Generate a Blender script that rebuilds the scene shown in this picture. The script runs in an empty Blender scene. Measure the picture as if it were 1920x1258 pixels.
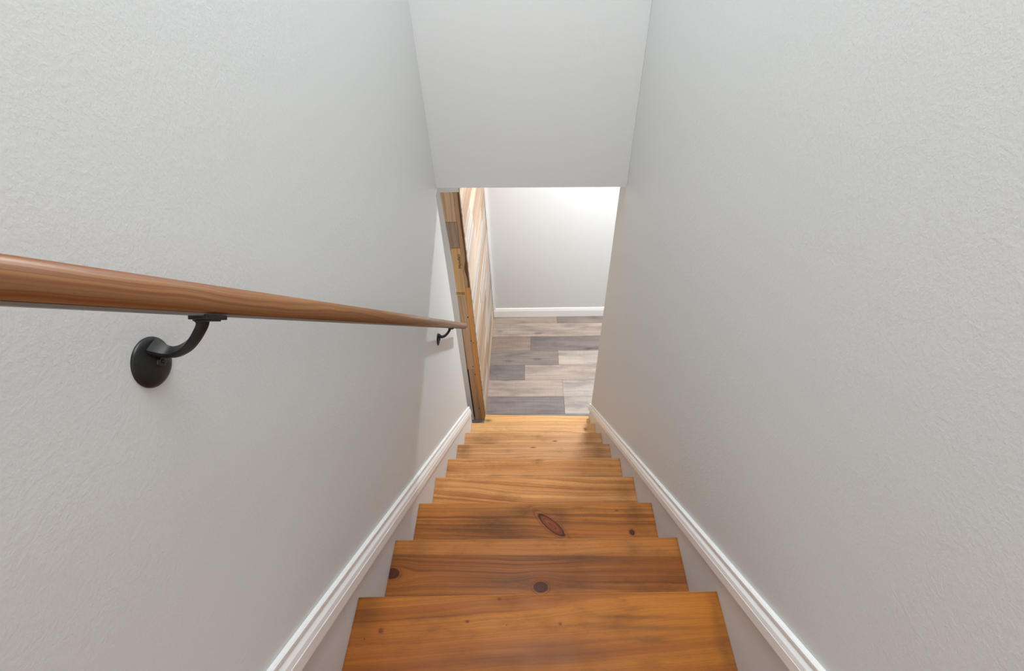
import bpy, bmesh, math, random
from mathutils import Matrix, Vector, Euler
random.seed(7)
S = bpy.context.scene
COL = S.collection

# ---------------------------------------------------------------- camera
F_PX, PITCH, YAW, ROLL = 913.942861, 0.759983048, 0.0529110160, -0.0458605149
cam_d = bpy.data.cameras.new('camera')
cam = bpy.data.objects.new('camera', cam_d)
COL.objects.link(cam)
cam_d.sensor_width = 36
cam_d.lens = F_PX / 1920 * 36
cam_d.clip_start = 0.01
Rz = Matrix.Rotation(YAW, 3, 'Z')
f_ = Rz @ Vector((0, math.cos(PITCH), -math.sin(PITCH)))
u_ = Rz @ Vector((0, math.sin(PITCH), math.cos(PITCH)))
x_ = Rz @ Vector((1, 0, 0))
x2 = x_ * math.cos(ROLL) + u_ * math.sin(ROLL)
u2 = -x_ * math.sin(ROLL) + u_ * math.cos(ROLL)
M = Matrix((x2, u2, -f_)).transposed().to_4x4()
M.translation = Vector((-0.00743909, -0.39183135, 1.17018359))
cam.matrix_world = M
S.camera = cam

# ---------------------------------------------------------------- world, lights, exposure
S.view_settings.view_transform = 'Standard'
S.view_settings.look = 'None'
S.view_settings.gamma = 1
S.view_settings.exposure = .35
S.view_settings.use_curve_mapping = False
world = bpy.data.worlds.new('world')
S.world = world
world.use_nodes = True
bg = world.node_tree.nodes['Background']
bg.inputs[0].default_value = (1, 1, 1, 1)
bg.inputs[1].default_value = 0.3


def area(name, loc, rot, sx, sy, power, col=(1, 1, 1), shape='RECTANGLE', spread=180):
    l = bpy.data.lights.new(name, 'AREA')
    l.shape = shape
    l.size = sx
    if shape in ('RECTANGLE', 'ELLIPSE'):
        l.size_y = sy
    l.energy = power
    l.color = col
    l.spread = math.radians(spread)
    o = bpy.data.objects.new(name, l)
    COL.objects.link(o)
    o.location = loc
    o.rotation_euler = rot
    return o


UP_Z = 2.75        # ceiling over the stairwell
HALL_Z = 0.52      # ceiling of the lower hall
FL = -1.836        # floor of the lower hall
COOL = (.95, 1., 1.035)
area('stairwell_fill', (0, .55, 2.72), (0, 0, 0), .6, 1.35, 23, COOL)  # unseen soft light added over the stairs to lift the lower walls
area('upper_room_back_fill', (0, -3.9, 1.65), (math.radians(90), 0, 0), 2.6, 1.8, 20, COOL)  # invented source behind the viewer, added to even out the walls
area('upper_room_top_fill', (0, -2.2, UP_Z - .03), (0, 0, 0), 1.4, 1.4, 8, COOL)  # overhead fill added in the unseen upper room, no fixture known
area('hall_downlight', (.60, 2.41, HALL_Z - .012), (0, 0, 0), .13, .13, 25, (.96, 1., 1.03), 'DISK')
area('hall_room_light', (1.9, 2.35, HALL_Z - .02), (0, 0, 0), .9, 1.0, 9, COOL)



# ---------------------------------------------------------------- node helpers
class NT:
    def __init__(self, name, rough=.5, spec=.5):
        self.m = bpy.data.materials.new(name)
        self.m.use_nodes = True
        self.t = self.m.node_tree
        self.b = self.t.nodes['Principled BSDF']
        self.b.inputs['Roughness'].default_value = rough
        self.b.inputs['Specular IOR Level'].default_value = spec

    def n(self, kind, **kw):
        nd = self.t.nodes.new(kind)
        for k, v in kw.items():
            setattr(nd, k, v)
        return nd

    def put(self, sock, v):
        if isinstance(v, bpy.types.NodeSocket):
            self.t.links.new(v, sock)
        elif v is not None:
            sock.default_value = v

    def math(self, op, a, b=None, c=None, clamp=False):
        nd = self.n('ShaderNodeMath', operation=op, use_clamp=clamp)
        self.put(nd.inputs[0], a)
        self.put(nd.inputs[1], b)
        self.put(nd.inputs[2], c)
        return nd.outputs[0]

    def noise(self, vec, scale=5, detail=2, rough=.5, dist=0.):
        nd = self.n('ShaderNodeTexNoise')
        self.put(nd.inputs['Vector'], vec)
        nd.inputs['Scale'].default_value = scale
        nd.inputs['Detail'].default_value = detail
        nd.inputs['Roughness'].default_value = rough
        nd.inputs['Distortion'].default_value = dist
        return nd.outputs['Fac']

    def comb(self, x, y, z=0.):
        nd = self.n('ShaderNodeCombineXYZ')
        self.put(nd.inputs[0], x)
        self.put(nd.inputs[1], y)
        self.put(nd.inputs[2], z)
        return nd.outputs[0]

    def sep(self, v):
        nd = self.n('ShaderNodeSeparateXYZ')
        self.put(nd.inputs[0], v)
        return nd.outputs

    def ramp(self, fac, stops):
        nd = self.n('ShaderNodeValToRGB')
        e = nd.color_ramp.elements
        while len(e) > 1:
            e.remove(e[-1])
        for i, (p, c) in enumerate(stops):
            el = e[0] if i == 0 else e.new(p)
            el.position = p
            el.color = (*c, 1) if len(c) == 3 else c
        self.put(nd.inputs[0], fac)
        return nd.outputs[0]

    def rng(self, v, a, b, c=0., d=1., smooth=True):
        nd = self.n('ShaderNodeMapRange')
        nd.interpolation_type = 'SMOOTHSTEP' if smooth else 'LINEAR'
        self.put(nd.inputs[0], v)
        for i, q in enumerate((a, b, c, d)):
            nd.inputs[i + 1].default_value = q
        return nd.outputs[0]

    def mix(self, fac, a, b, blend='MIX'):
        nd = self.n('ShaderNodeMix', data_type='RGBA', blend_type=blend)
        self.put(nd.inputs[0], fac)
        self.put(nd.inputs[6], a if isinstance(a, bpy.types.NodeSocket) else (*a, 1))
        self.put(nd.inputs[7], b if isinstance(b, bpy.types.NodeSocket) else (*b, 1))
        return nd.outputs[2]

    def color(self, c):
        self.put(self.b.inputs['Base Color'], c if isinstance(c, bpy.types.NodeSocket) else (*c, 1))

    def bump(self, h, strength=.3, dist=.001):
        nd = self.n('ShaderNodeBump')
        nd.inputs['Strength'].default_value = strength
        nd.inputs['Distance'].default_value = dist
        self.put(nd.inputs['Height'], h)
        self.t.links.new(nd.outputs[0], self.b.inputs['Normal'])


def srgb(r, g, b):
    f = lambda c: (c / 255 / 12.92) if c <= 10 else (((c / 255) + .055) / 1.055) ** 2.4
    return (f(r), f(g), f(b))


# ---------------------------------------------------------------- materials
def wall_paint(name, c):
    k = NT(name, .55, .35)
    g = k.n('ShaderNodeNewGeometry').outputs['Position']
    k.color(c)
    n1 = k.noise(g, 210, 3, .55)
    n2 = k.noise(g, 520, 2, .5)
    k.bump(k.math('ADD', k.rng(n1, .35, .7), k.math('MULTIPLY', n2, .25)), .18, .0009)
    return k.m


WALL = wall_paint('wall_paint', srgb(224, 225, 224))
k = NT('skirt_paint', .4, .4); k.color(srgb(230, 236, 241)); SKIRT = k.m
k = NT('trim_paint', .35, .45); k.color(srgb(252, 252, 251)); TRIM = k.m
k = NT('ceiling_paint', .8, .2); k.color(srgb(240, 239, 236)); CEIL = k.m
k = NT('dark_gap', .9, .1); k.color(srgb(70, 72, 72)); DARK = k.m


def black_metal():
    k = NT('black_iron', .42, .5)
    k.b.inputs['Metallic'].default_value = .25
    tc = k.n('ShaderNodeTexCoord').outputs['Object']
    n = k.noise(tc, 300, 3, .6)
    k.color(k.ramp(n, [(.3, srgb(24, 24, 24)), (.75, srgb(36, 36, 35))]))
    k.put(k.b.inputs['Roughness'], k.rng(k.noise(tc, 60, 3), .3, .7, .36, .5))
    k.bump(n, .15, .0004)
    return k.m


METAL = black_metal()
k = NT('screw_black', .25, .6); k.color(srgb(14, 14, 14)); SCREW = k.m


def tread_mat(idx, light, dark, bands=60., knots=(), stains=(), front=None, stain_amt=.5, tint_amt=.5, slant=0., ring_amt=1.):
    """pine tread: growth rings run along x and bend round the knots"""
    k = NT('tread_pine_%s' % 'abcdefghijkl'[idx], .45, .2)
    tc = k.n('ShaderNodeTexCoord').outputs['Object']
    x, y, z = k.sep(tc)
    seed = idx * 7.31
    w1 = k.noise(k.comb(k.math('MULTIPLY', x, 1.6), k.math('MULTIPLY', y, 5.), seed), 1., 2)
    w2 = k.noise(k.comb(k.math('MULTIPLY', x, 9.), k.math('MULTIPLY', y, 26.), seed + 3), 1., 2)
    Fy = k.math('ADD', y, k.math('MULTIPLY', k.math('SUBTRACT', w1, .5), .05))
    Fy = k.math('ADD', Fy, k.math('MULTIPLY', k.math('SUBTRACT', w2, .5), .006))
    Fy = k.math('ADD', Fy, k.math('MULTIPLY', x, slant))
    cores = []
    for (kx, ky, rx, ry, ang, amp, kind) in knots:
        dx = k.math('SUBTRACT', x, kx)
        dy = k.math('SUBTRACT', y, ky)
        c, s = math.cos(ang), math.sin(ang)
        a = k.math('ADD', k.math('MULTIPLY', dx, c), k.math('MULTIPLY', dy, s))
        b = k.math('SUBTRACT', k.math('MULTIPLY', dy, c), k.math('MULTIPLY', dx, s))
        r2 = k.math('ADD', k.math('POWER', k.math('ABSOLUTE', k.math('DIVIDE', a, rx)), 2.), k.math('POWER', k.math('ABSOLUTE', k.math('DIVIDE', b, ry)), 2.))
        r = k.math('SQRT', r2)
        g = k.math('EXPONENT', k.math('MULTIPLY', r2, -.14))
        sgn = k.math('DIVIDE', b, k.math('ADD', k.math('ABSOLUTE', b), ry * .7))
        Fy = k.math('SUBTRACT', Fy, k.math('MULTIPLY', k.math('MULTIPLY', g, sgn), amp))
        cores.append((r, a, rx, kind))
    ring = k.noise(k.comb(k.math('MULTIPLY', x, .5), k.math('MULTIPLY', Fy, bands), seed + 9), 1., 2.5, .6)
    fine = k.noise(k.comb(k.math('MULTIPLY', x, 3.), k.math('MULTIPLY', Fy, bands * 4.5), seed + 5), 1., 2)
    saw = k.math('FRACT', k.math('MULTIPLY', k.math('ADD', Fy, k.math('MULTIPLY', ring, .012)), bands * 1.35))
    late = k.rng(saw, .55, .98)
    late = k.math('MULTIPLY', late, k.rng(w1, .3, .62))
    v = k.math('ADD', k.math('MULTIPLY', k.rng(ring, .36, .64), .62), k.math('MULTIPLY', late, .36))
    v = k.math('ADD', k.math('MULTIPLY', v, ring_amt), k.math('MULTIPLY', k.math('SUBTRACT', fine, .5), .75), clamp=True)
    base = k.mix(v, light, dark)
    # reddish drift
    red = k.noise(k.comb(k.math('MULTIPLY', x, 2.2), k.math('MULTIPLY', y, 13.), seed + 20), 1., 3)
    base = k.mix(k.math('MULTIPLY', k.rng(red, .45, .75), tint_amt), base, srgb(150, 80, 38))
    if front is not None:   # edge-glued strip along the nosing
        fy, amt = front
        base = k.mix(k.math('MULTIPLY', k.rng(y, fy - .0012, fy + .0012), amt), base, srgb(206, 138, 72))
    # paler arris along the nosing: painted edge highlight plus some rubbing
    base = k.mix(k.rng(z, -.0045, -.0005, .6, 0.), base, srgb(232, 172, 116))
    # grey-brown wear
    st = k.noise(k.comb(k.math('MULTIPLY', x, 7.), k.math('MULTIPLY', y, 16.), seed + 40), 1., 4, .65)
    st2 = k.noise(k.comb(k.math('MULTIPLY', x, 45.), k.math('MULTIPLY', y, 150.), seed + 41), 1., 3, .6)
    sm = k.math('MULTIPLY', k.rng(st, .5, .72), k.rng(st2, .25, .6, .45, 1.))
    base = k.mix(k.math('MULTIPLY', sm, stain_amt), base, srgb(98, 68, 44))
    for (sx, sy, rx, ry, amt) in stains:
        dx = k.math('DIVIDE', k.math('SUBTRACT', x, sx), rx)
        dy = k.math('DIVIDE', k.math('SUBTRACT', y, sy), ry)
        r2 = k.math('ADD', k.math('MULTIPLY', dx, dx), k.math('MULTIPLY', dy, dy))
        g = k.math('EXPONENT', k.math('MULTIPLY', r2, -1.))
        g = k.math('MULTIPLY', g, k.rng(st2, .2, .6, .6, 1.))
        base = k.mix(k.math('MULTIPLY', g, amt), base, srgb(74, 48, 28))
    # very fine growth lines
    ln = k.noise(k.comb(k.math('MULTIPLY', x, 2.), k.math('MULTIPLY', Fy, 520.), seed + 60), 1., 1)
    base = k.mix(k.math('MULTIPLY', k.rng(ln, .46, .62), .22), base, srgb(122, 70, 34))
    # pores and specks
    po = k.noise(k.comb(k.math('MULTIPLY', x, 60.), k.math('MULTIPLY', y, 900.), seed), 1., 2)
    base = k.mix(k.math('MULTIPLY', k.rng(po, .55, .75), .3), base, srgb(88, 52, 28))
    dotn = k.n('ShaderNodeTexVoronoi'); k.put(dotn.inputs['Vector'], k.comb(x, y, seed)); dotn.inputs['Scale'].default_value = 22
    dot = k.rng(dotn.outputs['Distance'], .012, .05, 1., 0.)
    base = k.mix(k.math('MULTIPLY', dot, k.math('MULTIPLY', k.rng(st, .5, .55), .7)), base, srgb(40, 25, 16))
    for (r, along, rx, kind) in cores:
        if kind == 3:
            continue
        rn = k.math('ADD', r, k.math('MULTIPLY', k.math('SUBTRACT', st2, .5), .2 if kind != 1 else .9))
        if kind == 2:      # branch cut lengthwise: narrower towards its lower end
            rn = k.math('ADD', rn, k.rng(along, 0., rx, 0., .25))
        base = k.mix(k.rng(rn, 1.1, 2.1, .4, 0.), base, srgb(150, 80, 36))
        if kind == 1:      # pin knot: soft dark fleck
            base = k.mix(k.rng(rn, .5, 1.3, .6, 0.), base, srgb(66, 38, 20))
            continue
        inner = srgb(150, 76, 36) if kind == 2 else srgb(96, 44, 24)
        inner2 = srgb(116, 56, 26) if kind == 2 else srgb(72, 32, 20)
        cc = k.ramp(k.math('FRACT', k.math('MULTIPLY', rn, 2.3)), [(0, inner), (.55, inner2), (1, inner)])
        base = k.mix(k.rng(rn, .92, 1.02, 1., 0.), base, cc)
        rim = k.math('MULTIPLY', k.rng(rn, .72, .94), k.rng(rn, .98, 1.16, 1., 0.))
        base = k.mix(k.math('MULTIPLY', rim, .9 if kind == 2 else .55), base, srgb(52, 26, 15))
        ring2 = k.math('MULTIPLY', k.rng(rn, 1.22, 1.32), k.rng(rn, 1.36, 1.5, 1., 0.))
        base = k.mix(k.math('MULTIPLY', ring2, .35), base, srgb(88, 44, 22))
    k.color(base)
    k.put(k.b.inputs['Roughness'], k.rng(st, .3, .8, .40, .55))
    k.bump(k.math('SUBTRACT', k.math('MULTIPLY', fine, .6), k.math('MULTIPLY', v, .6)), .25, .0006)
    return k.m


def board_mat(name, axis='x', grain=.35, rough=.5, bands=90., spec=.35, saw=0., knots=.5, streak=.0, streak_col=(.2, .1, .05), cloud=0., ss=26.):
    """board whose ground colour is the object's own colour; long grain along axis"""
    k = NT(name, rough, spec)
    tc = k.n('ShaderNodeTexCoord').outputs['Object']
    x, y, z = k.sep(tc)
    oi = k.n('ShaderNodeObjectInfo')
    rnd = k.math('MULTIPLY', oi.outputs['Random'], 57.)
    l, c1, c2 = {'x': (x, y, z), 'y': (y, z, x), 'z': (z, x, y)}[axis]
    w = k.noise(k.comb(k.math('MULTIPLY', l, 2.2), k.math('MULTIPLY', c1, 9.), rnd), 1., 3)
    Fc = k.math('ADD', c1, k.math('MULTIPLY', k.math('SUBTRACT', w, .5), .06))
    a = k.noise(k.comb(k.math('MULTIPLY', l, 1.3), k.math('MULTIPLY', Fc, bands), rnd), 1., 4, .6)
    b = k.noise(k.comb(k.math('MULTIPLY', l, 9.), k.math('MULTIPLY', c1, bands * 4), k.math('ADD', rnd, k.math('MULTIPLY', c2, 9.))), 1., 3)
    g = k.math('ADD', k.math('MULTIPLY', k.rng(a, .3, .72), .7), k.math('MULTIPLY', b, .3))
    col = oi.outputs['Color']
    dk = k.mix(1., col, (.42, .36, .32), 'MULTIPLY')
    base = k.mix(k.math('MULTIPLY', g, grain), col, dk)
    if saw:
        sw = k.noise(k.comb(k.math('MULTIPLY', l, 130.), k.math('MULTIPLY', c1, 7.), rnd), 1., 2)
        base = k.mix(k.math('MULTIPLY', k.rng(sw, .45, .7), saw), base, dk)
    if cloud:
        cn = k.noise(k.comb(k.math('MULTIPLY', l, 3.2), k.math('MULTIPLY', c1, 13.), k.math('ADD', rnd, 5.)), 1., 3, .6)
        base = k.mix(k.math('MULTIPLY', k.rng(cn, .42, .72), cloud), base, k.mix(1., col, (.52, .51, .54), 'MULTIPLY'))
        cn2 = k.noise(k.comb(k.math('MULTIPLY', l, 2.1), k.math('MULTIPLY', c1, 10.), k.math('ADD', rnd, 25.)), 1., 3, .6)
        base = k.mix(k.math('MULTIPLY', k.rng(cn2, .45, .75), cloud * .6), base, k.mix(1., col, (1.35, 1.25, 1.16), 'MULTIPLY'))
    if knots:
        vn = k.n('ShaderNodeTexVoronoi')
        k.put(vn.inputs['Vector'], k.comb(k.math('MULTIPLY', l, 3.1), k.math('MULTIPLY', c1, 8.), rnd))
        vn.inputs['Scale'].default_value = 1.
        kn = k.rng(vn.outputs['Distance'], .05, .17, 1., 0.)
        base = k.mix(k.math('MULTIPLY', kn, knots), base, k.mix(1., col, (.2, .15, .12), 'MULTIPLY'))
    if streak:
        sn = k.noise(k.comb(k.math('MULTIPLY', l, .9), k.math('MULTIPLY', Fc, ss), k.math('ADD', rnd, 11.)), 1., 1)
        base = k.mix(k.math('MULTIPLY', k.rng(sn, .5, .6), streak), base, streak_col)
    k.color(base)
    k.bump(k.math('MULTIPLY', g, -1.), .2, .0006)
    return k.m


LVP = board_mat('floor_vinyl', 'x', .5, .4, 60., .4, saw=.14, knots=.45, streak=.0, cloud=.8)
PLANK = board_mat('wall_plank_wood', 'y', .3, .6, 40., .25, knots=.12, streak=.55, streak_col=srgb(176, 138, 108))
BLOCK = board_mat('end_block_wood', 'z', .34, .55, 90., .3, knots=.5, streak=.3, streak_col=srgb(170, 126, 84), ss=60.)
RAILW = board_mat('rail_wood', 'y', .75, .30, 210., .6, knots=0., streak=.6, streak_col=srgb(116, 64, 30), ss=300.)
k = NT('stamp_ink', .8, .1); k.color(srgb(66, 40, 22)); INK = k.m
k = NT('stamp_ink_faded', .8, .1); k.color(srgb(120, 66, 34)); INK2 = k.m
k = NT('rail_underside', .5, .4); k.color(srgb(128, 128, 127)); UNDER = k.m
RISER = board_mat('riser_wood', 'x', .5, .5, 60., .3)


# ---------------------------------------------------------------- mesh helpers
def mesh_obj(name, bm, mat, parent=None, origin=None, smooth=False, bevel=0., segs=2):
    me = bpy.data.meshes.new(name)
    if origin is not None:
        bmesh.ops.translate(bm, verts=bm.verts, vec=-Vector(origin))
    bmesh.ops.recalc_face_normals(bm, faces=bm.faces)
    bm.to_mesh(me)
    bm.free()
    me.materials.append(mat)
    o = bpy.data.objects.new(name, me)
    COL.objects.link(o)
    if origin is not None:
        o.location = origin
    if smooth:
        for p in me.polygons:
            p.use_smooth = True
    if bevel:
        m = o.modifiers.new('bevel', 'BEVEL')
        m.width = bevel
        m.segments = segs
        m.limit_method = 'ANGLE'
    if parent is not None:
        pl = parent.matrix_basis.translation
        o.parent = parent
        gp = parent
        off = Vector((0, 0, 0))
        while gp is not None:
            off += gp.location
            gp = gp.parent
        o.location = Vector(o.location) - off
    return o


def box_bm(x0, x1, y0, y1, z0, z1, bm=None):
    bm = bm or bmesh.new()
    v = [bm.verts.new((x, y, z)) for x in (x0, x1) for y in (y0, y1) for z in (z0, z1)]
    for f in ((0, 1, 3, 2), (4, 6, 7, 5), (0, 4, 5, 1), (2, 3, 7, 6), (0, 2, 6, 4), (1, 5, 7, 3)):
        bm.faces.new([v[i] for i in f])
    return bm


def prism_yz(pts, x0, x1, bm=None):
    """polygon in the y-z plane extruded from x0 to x1"""
    bm = bm or bmesh.new()
    a = [bm.verts.new((x0, p[0], p[1])) for p in pts]
    b = [bm.verts.new((x1, p[0], p[1])) for p in pts]
    n = len(pts)
    bm.faces.new(a)
    bm.faces.new(b[::-1])
    for i in range(n):
        bm.faces.new((a[i], b[i], b[(i + 1) % n], a[(i + 1) % n]))
    return bm


def prism_xz(pts, y0, y1, bm=None):
    bm = bm or bmesh.new()
    a = [bm.verts.new((p[0], y0, p[1])) for p in pts]
    b = [bm.verts.new((p[0], y1, p[1])) for p in pts]
    n = len(pts)
    bm.faces.new(a)
    bm.faces.new(b[::-1])
    for i in range(n):
        bm.faces.new((a[i], b[i], b[(i + 1) % n], a[(i + 1) % n]))
    return bm


def prism_xy(pts, z0, z1):
    bm = bmesh.new()
    a = [bm.verts.new((p[0], p[1], z0)) for p in pts]
    b = [bm.verts.new((p[0], p[1], z1)) for p in pts]
    n = len(pts)
    bm.faces.new(a)
    bm.faces.new(b[::-1])
    for i in range(n):
        bm.faces.new((a[i], b[i], b[(i + 1) % n], a[(i + 1) % n]))
    return bm


def loft(rings, close=True, bm=None):
    bm = bm or bmesh.new()
    vs = [[bm.verts.new(p) for p in r] for r in rings]
    n = len(rings[0])
    for a, b in zip(vs[:-1], vs[1:]):
        for i in range(n if close else n - 1):
            bm.faces.new((a[i], a[(i + 1) % n], b[(i + 1) % n], b[i]))
    bm.faces.new(vs[0][::-1])
    bm.faces.new(vs[-1])
    return bm


def empty(name, loc, label=None, cat=None, group=None):
    o = bpy.data.objects.new(name, None)
    COL.objects.link(o)
    o.location = loc
    o.empty_display_size = .1
    if label: o['label'] = label
    if cat: o['category'] = cat
    if group: o['group'] = group
    return o


def structure(o, label, cat='wall'):
    o['kind'] = 'structure'
    o['label'] = label
    o['category'] = cat
    return o


# ---------------------------------------------------------------- the shell
WX = .402
RUN, RISE = .2158221, .2039605
BACK = -.78
ROOM = -4.0      # far end of the upper room the stairs start in
# line of the sloping baseboards (their lower edge), z = a + b*y
LB, LS, LH = .052, -.912, .077
RB, RS, RH = .078, -.9505, .066
LAND = 2 * RISE


def slope_y(z, a, s):
    return (z - a) / s


ly0 = slope_y(LAND, LB + LH * .5, LS)
pl = [(BACK, LAND), (ly0, LAND), (1.478, LB + LH * .5 + LS * 1.478), (1.497, .193), (1.535, .193), (1.535, UP_Z), (BACK, UP_Z)]
structure(mesh_obj('wall_left', prism_yz(pl, -WX, -WX - .11), WALL), 'smooth white painted wall left of the stairs carrying the handrail')
ry0 = slope_y(LAND, RB + RH * .5, RS)
pr = [(BACK, LAND), (ry0, LAND), (1.700, RB + RH * .5 + RS * 1.700), (1.7045, -1.446), (1.672, .193), (1.66, UP_Z), (BACK, UP_Z)]
structure(mesh_obj('wall_right', prism_yz(pr, WX, WX + .11), WALL), 'bare white painted wall right of the stairs')
structure(mesh_obj('wall_back', prism_xz([(-1.2, HALL_Z), (-1.2, FL), (2.9, FL), (2.9, HALL_Z)], 3.031, 3.13), WALL), 'white wall at the far side of the lower hall')
structure(mesh_obj('wall_header', prism_xz([(-1.2, .219), (-.40, .2065), (WX - .0005, .1935), (WX - .0005, UP_Z), (-1.2, UP_Z)], 1.5352, 1.655), WALL), 'white drop wall above the opening to the lower hall')
# return of the right wall into the hall, and the rest of the hall
structure(mesh_obj('wall_hall_near', box_bm(WX + .1105, 2.9, 1.58, 1.70, FL, HALL_Z), WALL), 'white wall of the lower hall behind the right stair wall')
structure(mesh_obj('wall_hall_end', box_bm(2.9, 3.0, 1.58, 3.13, FL, HALL_Z), WALL), 'white wall closing the lower hall on the right')
structure(mesh_obj('wall_hall_left', prism_xz([(-1.2, FL), (-.4435, FL), (-.4435, -1.28), (-.4365, -.43), (-.4525, .029), (-.3565, .029), (-.3565, HALL_Z), (-1.2, HALL_Z)], 1.842, 1.86), TRIM), 'narrow white drywall edge framing the timber end of the plank wall')
structure(mesh_obj('wall_hall_side', box_bm(-1.3, -1.2, 1.48, 3.13, FL, HALL_Z), WALL), 'white wall behind the plank wall')
structure(mesh_obj('wall_under_stairs', prism_yz([(-1.0, FL), (1.2, FL), (1.50, FL), (1.50, -1.62), (1.2, -1.25), (-1.0, -1.0)], -1.2, -WX - .1105), WALL), 'white wall under the left side of the stairs')
structure(mesh_obj('wall_room_left', box_bm(-2.1, -2.0, ROOM - .1, BACK, LAND, UP_Z), WALL), 'white left wall of the upper room behind the viewer')
structure(mesh_obj('wall_room_right', box_bm(2.0, 2.1, ROOM - .1, BACK, LAND, UP_Z), WALL), 'white right wall of the upper room behind the viewer')
structure(mesh_obj('wall_room_back', box_bm(-2.0, 2.0, ROOM - .1, ROOM, LAND, UP_Z), WALL), 'white back wall of the upper room behind the viewer')
structure(mesh_obj('wall_room_front_left', box_bm(-2.1, -WX - .1105, BACK, BACK + .1, LAND, UP_Z), WALL), 'white wall left of the top of the stairs')
structure(mesh_obj('wall_room_front_right', box_bm(WX + .1105, 2.1, BACK, BACK + .1, LAND, UP_Z), WALL), 'white wall right of the top of the stairs')
structure(mesh_obj('ceiling', box_bm(-2.1, 2.1, ROOM - .1, 1.66, UP_Z, UP_Z + .05), CEIL), 'white ceiling over the stairwell', 'ceiling')
structure(mesh_obj('ceiling_hall', box_bm(-1.3, 3.0, 1.656, 3.13, HALL_Z, HALL_Z + .05), CEIL), 'white ceiling of the lower hall', 'ceiling')

# ---------------------------------------------------------------- floor of the hall, plank by plank
floor = mesh_obj('floor', box_bm(-1.3, 3.0, -1.0, 3.13, FL - .08, FL - .004), DARK)
structure(floor, 'grey and beige wood-look plank floor of the lower hall', 'floor')
LIGHT1, LIGHT2, LIGHT3 = srgb(186, 171, 160), srgb(191, 180, 172), srgb(176, 160, 148)
MID, GREY, DGREY, BROWN = srgb(164, 149, 139), srgb(150, 139, 133), srgb(140, 131, 128), srgb(162, 144, 131)
rows = [  # far y, near y, [(x joint, left colour)...]
    (3.0285, 2.928, [(-.98, MID), (.237, LIGHT3), (1.45, GREY), (2.67, LIGHT1)]),
    (2.928, 2.754, [(-.75, GREY), (-.40, MID), (.82, LIGHT1), (2.04, BROWN)]),
    (2.754, 2.574, [(-1.2, MID), (-.008, BROWN), (1.21, DGREY), (2.43, LIGHT2)]),
    (2.574, 2.407, [(-.98, MID), (.226, GREY), (1.44, LIGHT2), (2.66, MID)]),
    (2.407, 2.238, [(-1.26, LIGHT2), (-.059, DGREY), (1.16, LIGHT1), (2.38, GREY)]),
    (2.238, 2.066, [(-.96, MID), (.245, LIGHT1), (1.46, LIGHT2), (2.68, MID)]),
    (2.066, 1.894, [(-.95, LIGHT1), (.248, DGREY), (1.47, LIGHT2), (2.69, BROWN)]),
    (1.894, 1.722, [(-.6, MID), (.61, GREY), (1.83, LIGHT2), (2.9, MID)]),
]
plank_mesh_cache = {}
for (yf, yn, js) in rows:
    x0 = -1.2
    for i, (xj, c) in enumerate(js + [(2.9, LIGHT1)]):
        xj = min(max(xj, -1.2), 2.9)
        if xj - x0 > .02:
            cx, cy = (x0 + xj) / 2, (yf + yn) / 2
            o = mesh_obj('floor_plank', box_bm(x0 + .0006, xj - .0006, yn + .0006, yf - .0006, FL - .004, FL), LVP, floor, (cx, cy, FL), bevel=.0007, segs=1)
            o.color = (*c, 1)
        x0 = xj


# ---------------------------------------------------------------- baseboards
def trim_profile(H):
    return [(0, 0), (0, .014), (.40 * H, .014), (.415 * H, .0125), (.44 * H, .0133), (.60 * H, .0118), (.70 * H, .0085), (.79 * H, .0058),
            (.83 * H, .0058), (.845 * H, .0088), (.95 * H, .0088), (H, .006), (H, 0)]


def sloped_trim(side, a, s, H, y0, y1):
    rings = []
    for y in (y0, y1):
        rings.append([(side * (WX - .0005 - t), y, a + s * y + h) for h, t in trim_profile(H)])
    return loft(rings)


structure(mesh_obj('baseboard_left', sloped_trim(-1, LB, LS, LH, slope_y(LAND + .1, LB, LS), 1.50), TRIM), 'white moulded trim running down the left stair wall', 'baseboard')
structure(mesh_obj('baseboard_right', sloped_trim(1, RB, RS, RH, slope_y(LAND + .1, RB, RS), 1.722), TRIM), 'white moulded trim running down the right stair wall', 'baseboard')
bp = [(3.031, FL), (3.017, FL), (3.017, FL + .072), (3.019, FL + .075), (3.019, FL + .078), (3.024, FL + .095), (3.031, FL + .097)]
structure(mesh_obj('baseboard_back', prism_yz(bp, -.348, 2.9), TRIM), 'white baseboard along the far wall of the lower hall', 'baseboard')
structure(mesh_obj('trim_1', box_bm(-.349, -.329, 3.018, 3.030, FL + .097, HALL_Z), TRIM), 'white corner strip between the plank wall and the far wall', 'trim')

# ---------------------------------------------------------------- staircase
stairs = empty('staircase', (0, 1.5, FL), 'worn honey-brown pine staircase going down between two white walls', 'stairs')
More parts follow.
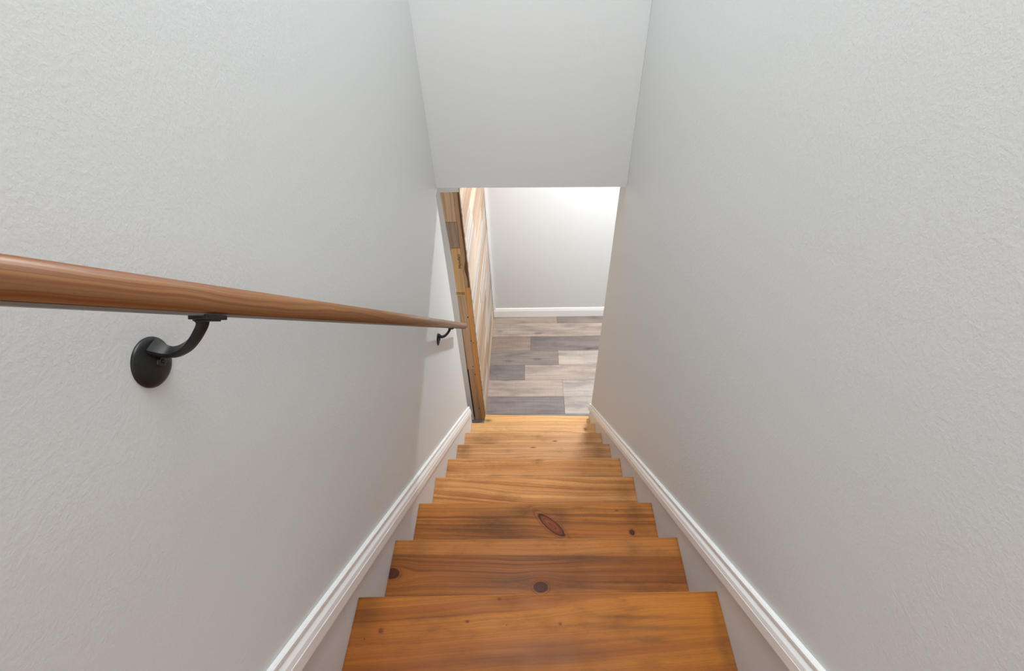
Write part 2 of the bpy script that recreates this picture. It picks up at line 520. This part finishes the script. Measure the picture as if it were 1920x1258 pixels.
# nosing corners (left y, right y, z) measured per tread
T = {0: (-.216, -.214, RISE), 1: (-.0095, .011, -.001), 2: (.209, .223, -.2055), 3: (.4265, .433, -.4078), 4: (.6465, .650, -.6122), 5: (.860, .865, -.8155),
     6: (1.078, 1.080, -1.0212), 7: (1.299, 1.2955, -1.229), 8: (1.517, 1.510, -1.4305), 9: (1.737, 1.722, -1.6325)}
mats = {}
LT, DK = srgb(206, 134, 66), srgb(158, 86, 36)
spec = {  # lower treads get paler colours, partly standing in for light from the hall
    0: dict(light=LT, dark=DK),
    1: dict(light=srgb(192, 118, 40), dark=srgb(136, 72, 26), bands=30, slant=-.07, tint_amt=.45, stain_amt=.4, ring_amt=1.3,
            knots=[(-.335, -.078, .006, .005, 0, .004, 1), (-.083, -.012, .005, .003, 0, .003, 1), (.05, -.06, .003, .003, 0, .002, 1), (-.15, -.058, .004, .003, 0, .002, 1)],
            stains=[(-.375, -.04, .03, .05, .45), (.2, -.045, .09, .004, .5), (.22, -.065, .12, .005, .45), (.05, -.11, .08, .02, .35), (.24, -.088, .04, .006, .5), (-.06, -.13, .1, .012, .4), (.385, -.06, .012, .08, .4)]),
    2: dict(light=srgb(186, 112, 46), dark=srgb(112, 62, 28), bands=62, front=(-.048, .4), tint_amt=.5, stain_amt=.55,
            knots=[(-.392, -.100, .020, .014, 0, .03, 0), (.013, -.131, .0185, .0135, 0, .022, 0)],
            stains=[(-.05, -.12, .13, .02, .55), (.12, -.055, .16, .010, .55), (-.33, -.03, .03, .03, .3), (.1, -.125, .05, .02, .4), (.27, -.03, .02, .02, .3)]),
    3: dict(light=srgb(196, 122, 56), dark=srgb(120, 70, 32), bands=95, front=(-.040, .35), tint_amt=.45, stain_amt=.45,
            knots=[(.060, -.084, .060, .0165, -.72, .014, 2), (.318, -.103, .008, .009, .3, .006, 0), (.278, -.028, .006, .002, .2, .002, 1)],
            stains=[(-.14, -.075, .10, .045, .7), (-.035, -.03, .05, .025, .6), (.06, -.03, .05, .02, .5), (.33, -.05, .03, .05, .4), (-.07, -.12, .1, .03, .5), (.09, -.06, .03, .03, .5)]),
    4: dict(light=srgb(232, 168, 104), dark=srgb(176, 110, 58), bands=48, slant=.05, tint_amt=.4, stain_amt=.3, ring_amt=1.15, stains=[(.36, -.08, .04, .09, .35), (.1, -.13, .12, .02, .3)]),
    5: dict(light=srgb(222, 164, 108), dark=srgb(178, 120, 72), bands=75, front=(-.085, .35), tint_amt=.5, stain_amt=.5, stains=[(.30, -.12, .07, .04, .4), (-.02, -.13, .09, .03, .3)]),
    6: dict(light=srgb(218, 168, 118), dark=srgb(180, 126, 76), bands=60, tint_amt=.2, stain_amt=.4, knots=[(0.0, -.022, .012, .003, 0, .004, 1), (.04, -.09, .03, .008, 0, .012, 3)], stains=[(.34, -.04, .05, .1, .45), (-.36, -.05, .04, .06, .35)]),
    7: dict(light=srgb(222, 174, 122), dark=srgb(182, 126, 74), bands=70, tint_amt=.25, stain_amt=.35, knots=[(.126, -.060, .012, .004, 0, .006, 1)], stains=[(-.25, -.08, .06, .06, .45), (-.32, -.05, .05, .05, .35), (.33, -.05, .05, .1, .35)]),
    8: dict(light=srgb(230, 182, 126), dark=srgb(206, 148, 92), bands=60, tint_amt=.2, stain_amt=.2, knots=[(.335, -.05, .008, .010, .6, .01, 1)], stains=[(.345, -.035, .02, .03, .4)]),
    9: dict(light=srgb(234, 186, 126), dark=srgb(214, 158, 98), bands=60, tint_amt=.15, stain_amt=.12, stains=[(-.315, -.046, .028, .013, .8)]),
}
labels = {1: 'nearest full tread, evenly striped grain with a few pin knots', 2: 'second tread, with a round dark knot near the front of the middle',
          3: 'third tread, with a long slanting teardrop knot'}
for i in range(0, 10):
    yl, yr, zt = T[i]
    zn = zt - .030
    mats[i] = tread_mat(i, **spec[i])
    yc = (yl + yr) / 2
    depth = RUN + .022 if i else .23
    # rounded nosing profile, y offsets from the nose and z
    r = .006
    prof = []
    for q in range(5):
        a = math.pi / 2 * q / 4
        prof.append((-r + r * math.sin(a), -r + r * math.cos(a)))
    for q in range(4):
        a = math.pi / 2 * q / 3
        prof.append((-r + r * math.cos(a), -.030 + r - r * math.sin(a)))
    prof += [(-depth, -.030), (-depth, 0)]
    xl, xr = (-.3995, .3995)
    skew = 0.
    if i == 9:
        xl = -.333
        skew = -.020
    rings = []
    for x, yy in ((xl, yl), (xr, yr)):
        rr = []
        for (py, pz) in prof:
            dx = skew * (-py / .06 if py > -.06 else 1.) if x < 0 else 0.
            rr.append((x + dx, yy + py if py > -depth + .001 else yc - depth, zt + pz))
        rings.append(rr)
    bm = loft(rings)
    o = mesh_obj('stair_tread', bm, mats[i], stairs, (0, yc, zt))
    if i in labels: o['label'] = labels[i]
    # riser below the nosing
    ztop = zn
    zb = T[i + 1][2] if i < 9 else FL
    rx = -.3995 if i < 9 else -.33
    o = mesh_obj('stair_riser', box_bm(rx, .3995, yc - .034, yc - .020, zb + .0005, ztop - .0005), RISER, stairs, (0, yc - .027, (zb + ztop) / 2))
    o.color = (*srgb(188, 128, 78), 1)
# painted side boards that the treads die into
for side, a, s, H, y1 in ((-1, LB, LS, LH, 1.536), (1, RB, RS, RH, 1.722)):
    y0 = slope_y(LAND, a + H * .45, s)
    y0b = y0 - .25
    pts = [(y0, LAND), (y1, a + H * .45 + s * y1), (y1, FL), (1.3, FL), (y0b, LAND - .45), (y0b, LAND)]
    structure(mesh_obj('trim_2' if side < 0 else 'trim_3', prism_yz(pts, side * .400, side * (WX + .030)), SKIRT),
              'pale grey painted side board between the treads and the %s wall trim' % ('left' if side < 0 else 'right'), 'trim')
# upper landing
land = mesh_obj('floor_landing', prism_xy([(-WX, -.43), (-WX, BACK), (-2., BACK), (-2., ROOM), (2., ROOM), (2., BACK), (WX, BACK), (WX, -.43)], LAND - .03, LAND), mats[0])
structure(land, 'pine floor of the upper landing', 'floor')

# ---------------------------------------------------------------- plank wall
pw = empty('plank_wall', (-.40, 2.4, FL), 'low hall wall clad in pale mixed-tone horizontal planks with a timber block end', 'wood wall')
core = mesh_obj('core', box_bm(-.445, -.366, 1.868, 3.028, FL, HALL_Z - .002), DARK, pw)
tones = [srgb(214, 196, 180), srgb(208, 203, 198), srgb(190, 162, 140), srgb(222, 202, 180), srgb(200, 176, 152), srgb(180, 156, 138), srgb(218, 211, 203), srgb(210, 178, 150), srgb(204, 198, 192)]
P = .117
nb = int((HALL_Z - FL) / P) + 1
rr = random.Random(11)
for j in range(nb):
    z0 = FL + j * P
    z1 = min(z0 + P, HALL_Z - .002)
    if z1 - z0 < .01: continue
    # two or three strips per course with butt joints
    cuts = [1.853]
    y = 1.853 + rr.uniform(.3, .7)
    while y < 2.9:
        cuts.append(y)
        y += rr.uniform(.45, .75)
    cuts.append(3.026)
    for q in range(len(cuts) - 1):
        # each course shows split tones: a wide board and a narrow board edge
        gap = .0035 if abs(z0 - (-.900)) < .02 and cuts[q] < 2.7 else .0008
        xo = rr.uniform(-.0012, .0012)
        o = mesh_obj('plank', box_bm(-.366, -.352 + xo, cuts[q] + .0006, cuts[q + 1] - .0006, z0 + gap, z1 - .0004), PLANK, pw,
                     (-.359, (cuts[q] + cuts[q + 1]) / 2, (z0 + z1) / 2), bevel=.0008, segs=1)
        o.color = (*tones[rr.randrange(len(tones))], 1)
# end blocks on the face towards the stairs; left column and right column
yb = 1.846
left_blocks = [(.0285, -.141, srgb(252, 216, 176), -.4515, -.386, None), (-.141, -.300, srgb(200, 178, 156), -.4455, -.387, 'grey-brown block with a knot'),
               (-.300, -.629, srgb(255, 212, 150), -.4385, -.386, 'orange block stamped with black lettering'), (-.629, -1.276, srgb(232, 200, 166), -.4385, -.388, 'weathered brown block with nail holes'),
               (-1.276, FL, srgb(226, 186, 150), -.434, -.388, None)]
stamped = None
for (zt_, zb_, c, x0, x1, lab) in left_blocks:
    o = mesh_obj('end_block', box_bm(x0, x1, yb - (.004 if zb_ == -.629 else 0), 1.867, zb_ + .0008, zt_ - .0008), BLOCK, pw, ((x0 + x1) / 2, yb, (zt_ + zb_) / 2), bevel=.001, segs=1)
    o.color = (*c, 1)
    if lab: o['label'] = lab
    if zb_ == -.629: stamped = o
right_blocks = [(.0285, -.570, srgb(222, 184, 144), -.3855, -.3575, 'brown block with a dark live edge'), (-.570, FL, srgb(250, 186, 116), -.3875, -.3575, 'long orange timber strip')]
for (zt_, zb_, c, x0, x1, lab) in right_blocks:
    o = mesh_obj('end_block', box_bm(x0, x1, yb - .002, 1.8525, zb_ + .0008, zt_ - .0008), BLOCK, pw, ((x0 + x1) / 2, yb, (zt_ + zb_) / 2), bevel=.001, segs=1)
    o.color = (*c, 1)
    o['label'] = lab
# dark live edge on the brown block: a bark strip with a wavy outline
bm = bmesh.new()
edge = [(.028, .007), (-.08, .009), (-.17, .010), (-.25, .008), (-.33, .007), (-.385, .009), (-.41, .016), (-.435, .019), (-.46, .017), (-.50, .010), (-.53, .008), (-.568, .011)]
a1 = [bm.verts.new((-.3573 - w, yb - .0045, z)) for z, w in edge]
b1 = [bm.verts.new((-.3573, yb - .0045, z)) for z, w in edge]
a2 = [bm.verts.new((-.3573 - w, yb - .0018, z)) for z, w in edge]
b2 = [bm.verts.new((-.3573, yb - .0018, z)) for z, w in edge]
for q in range(len(edge) - 1):
    for A, B in ((a1, b1), (b1, b2), (b2, a2), (a2, a1)):
        bm.faces.new((A[q], B[q], B[q + 1], A[q + 1]))
bm.faces.new((a1[0], b1[0], b2[0], a2[0]))
bm.faces.new((a1[-1], b1[-1], b2[-1], a2[-1]))
o = mesh_obj('bark_edge', bm, BLOCK, pw, (-.36, yb, -.27))
o.color = (*srgb(128, 90, 64), 1)
# thin pale strip that closes the plank ends
o = mesh_obj('end_strip', box_bm(-.3565, -.351, 1.8405, 1.8525, FL, .10), PLANK, pw, (-.354, 1.846, -.85))
o.color = (*srgb(238, 222, 202), 1)


def text_mesh(name, body, size, mat, parent, loc, rot):
    cu = bpy.data.curves.new(name, 'FONT')
    cu.body = body
    cu.size = size
    cu.extrude = .0002
    cu.align_x = 'LEFT'
    tmp = bpy.data.objects.new(name + '_tmp', cu)
    COL.objects.link(tmp)
    dg = bpy.context.evaluated_depsgraph_get()
    me = bpy.data.meshes.new_from_object(tmp.evaluated_get(dg))
    bpy.data.objects.remove(tmp)
    me.transform(Matrix.Translation(loc) @ Euler(rot).to_matrix().to_4x4())
    bm = bmesh.new(); bm.from_mesh(me)
    return mesh_obj(name, bm, mat, parent, loc)


# stamp reads upwards: text's x axis points up (+z), its up axis points to -x
txt_rot = (math.radians(90), math.radians(-90), 0)
text_mesh('stamp_lettering', 'Manufact', .026, INK, stamped, (-.3905, yb - .0046, -.432), txt_rot)
bm = bmesh.new()
rr2 = random.Random(3)
for row, zc in enumerate((-.606, -.6155)):
    x = -.443
    while x < -.392:
        w = rr2.uniform(.0022, .005)
        box_bm(x, min(x + w, -.390), yb - .0046, yb - .0042, zc - .0022, zc + .0022, bm)
        x += w + .0012
mesh_obj('stamp_rows', bm, INK2, stamped, (-.417, yb - .0044, -.61))
# nail holes as tiny dark dimples
bm = bmesh.new()
for (hx, hz) in ((-.392, -.80), (-.391, -1.005), (-.378, -1.02), (-.40, -1.245), (-.392, -1.325), (-.395, -1.70)):
    n = 10
    ring = [bm.verts.new((hx + .0032 * math.cos(t * 2 * math.pi / n), yb - .0024, hz + .0042 * math.sin(t * 2 * math.pi / n))) for t in range(n)]
    ring2 = [bm.verts.new((v.co.x, yb + .001, v.co.z)) for v in ring]
    bm.faces.new(ring)
    for t in range(n):
        bm.faces.new((ring[t], ring[(t + 1) % n], ring2[(t + 1) % n], ring2[t]))
mesh_obj('nail_hole', bm, INK, pw)

# ---------------------------------------------------------------- handrail
RX0, RXS, RZ0, RSL, RR = -.322, -.016, .849, .9385, .0152
hr = empty('handrail', (-.345, .6, .25), 'round honey-brown wooden handrail on black iron brackets along the left wall', 'handrail')


def rail_pt(y):
    return Vector((RX0 + RXS * y, y, RZ0 - RSL * y))


sdir = (rail_pt(1) - rail_pt(0)).normalized()
ndir = Vector((1, 0, 0)).cross(sdir).normalized()
if ndir.z < 0: ndir = -ndir
xdir = sdir.cross(ndir).normalized()
if xdir.x < 0: xdir = -xdir
rings = []
y_end = 1.440
NSEG = 40
prof = []
for t in range(NSEG):
    a = 2 * math.pi * t / NSEG
    prof.append((RR * math.cos(a), max(RR * math.sin(a), -RR * .86)))
for (yy, sc) in ((-.70, 1), (y_end - .006, 1), (y_end - .003, .95), (y_end - .001, .86), (y_end, .7)):
    c = rail_pt(yy)
    rings.append([c + xdir * (px * sc) + ndir * (pn * sc) for px, pn in prof])
bm = loft(rings)
me_o = mesh_obj('rail', bm, RAILW, hr)
# local frame along the rail so that the grain follows it
R4 = Matrix((xdir, sdir, ndir)).transposed().to_4x4()
off = rail_pt(.6)
R4.translation = off
me_o.data.transform(R4.inverted())
me_o.matrix_basis = Matrix.Translation(-hr.location) @ R4
for p in me_o.data.polygons: p.use_smooth = len(p.vertices) == 4
me_o.color = (*srgb(154, 104, 60), 1)
# grey strip on the flat underside
rings = []
for yy in (-.70, y_end - .01):
    c = rail_pt(yy)
    w, t0, t1 = RR * .50, -RR * .87, -RR * 1.02
    rings.append([c + xdir * w + ndir * t0, c + xdir * w * .8 + ndir * t1, c - xdir * w * .8 + ndir * t1, c - xdir * w + ndir * t0])
o = mesh_obj('underside_strip', loft(rings), UNDER, hr)
o['label'] = 'thin grey strip under the rail'


def bracket(yc):
    """arm, with rosette, screw and saddle plate as sub-parts; returned as children of the handrail"""
    rc = rail_pt(yc)
    ros = Vector((-WX, yc - .007, rc.z - .078))
    under = rail_pt(yc + .0145) - ndir * (RR * .95)
    # arm centre line: leaves the wall plate level and sweeps round up to the rail
    pts = [(-.3985, yc, -.0665), (-.388, yc, -.0705), (-.377, yc, -.0715), (-.362, yc, -.0645), (-.3485, yc + .001, -.0530), (-.3385, yc + .003, -.0420), (-.3330, yc + .006, -.0345), (-.3315, yc + .009, -.0285)]
    pts = [Vector((x, y, rc.z + z)) for x, y, z in pts]
    kx = (rc.x + .3985) / (-.3225 + .3985)
    for p in pts: p.x = -.3985 + (p.x + .3985) * kx
    def bez(t):
        n = len(pts) - 1
        f = min(max(t, 0.), 1.) * n
        i = min(int(f), n - 1)
        u = f - i
        p0, p1, p2, p3 = pts[max(i - 1, 0)], pts[i], pts[i + 1], pts[min(i + 2, n)]
        return ((p1 * 2) + (p2 - p0) * u + (p0 * 2 - p1 * 5 + p2 * 4 - p3) * u * u + (p1 * 3 - p0 - p2 * 3 + p3) * u ** 3) * .5
    N = 22
    rings = []
    for i in range(N + 1):
        t = i / N
        p = bez(t)
        d = (bez(min(t + .01, 1)) - bez(max(t - .01, 0))).normalized()
        side = Vector((0, 1, 0))
        nn = side.cross(d).normalized()
        flare = max(0, 1 - t / .22)
        flare_top = max(0, (t - .85) / .15)
        w = .0062 + .0040 * flare ** 1.5 + .0035 * flare_top ** 2
        h = .0046 + .0050 * flare ** 1.5 + .0022 * flare_top ** 2
        ring = []
        # flat inner face, rounded ridge on the outside
        for (a, b) in ((-1, -.55), (-.92, -.95), (0, -1.0), (.92, -.95), (1, -.55), (.85, .25), (.45, .95), (0, 1.2), (-.45, .95), (-.85, .25)):
            ring.append(p + side * (w * a) - nn * (h * b * -1))
        rings.append(ring)
    arm = mesh_obj('handrail_bracket', loft(rings), METAL, hr, tuple(ros), smooth=True, bevel=0)
    mm = arm.modifiers.new('es', 'EDGE_SPLIT'); mm.split_angle = math.radians(38)
    # rosette: domed disc
    Rr = .0268
    pr_ = [(0., Rr), (.0012, Rr), (.0030, Rr * .95), (.0048, Rr * .82), (.0064, Rr * .62), (.0074, Rr * .38), (.0078, Rr * .14)]
    rings = [[ros + Vector((hx, r * math.cos(a * 2 * math.pi / 40), r * math.sin(a * 2 * math.pi / 40))) for a in range(40)] for hx, r in pr_]
    rs = mesh_obj('rosette', loft(rings), METAL, arm, tuple(ros), smooth=True)
    # screw with a cross slot
    sc = ros + Vector((.0070, .0025, -.0020))
    rings = [[sc + Vector((hx, r * math.cos(a * 2 * math.pi / 20), r * math.sin(a * 2 * math.pi / 20))) for a in range(20)] for hx, r in ((-.002, .0062), (.0014, .0062), (.0026, .0052), (.0030, .0036), (.0016, .0026), (.0004, .0012))]
    mesh_obj('screw', loft(rings), SCREW, arm, tuple(sc), smooth=True)
    # saddle plate under the rail, lying along it
    bm = bmesh.new()
    for (w, l, t0, t1) in ((.0098, .0160, -.0046, 0), (.0068, .0105, -.0062, -.0045)):
        vs = []
        for n in (t0, t1):
            vs.append([bm.verts.new(under + xdir * (w * a) + sdir * (l * b) + ndir * n) for a, b in ((-1, -.94), (-.8, -1), (.8, -1), (1, -.94), (1, .94), (.8, 1), (-.8, 1), (-1, .94))])
        bm.faces.new(vs[0]); bm.faces.new(vs[1][::-1])
        for q in range(8):
            bm.faces.new((vs[0][q], vs[1][q], vs[1][(q + 1) % 8], vs[0][(q + 1) % 8]))
    mesh_obj('saddle_plate', bm, METAL, arm, tuple(under), bevel=.0006)
    return arm


b1_ = bracket(-.045)
b1_['label'] = 'near black iron bracket with a round domed wall plate'
b2_ = bracket(1.097)
b2_['label'] = 'far black iron bracket by the end of the rail'

bpy.context.view_layer.update()
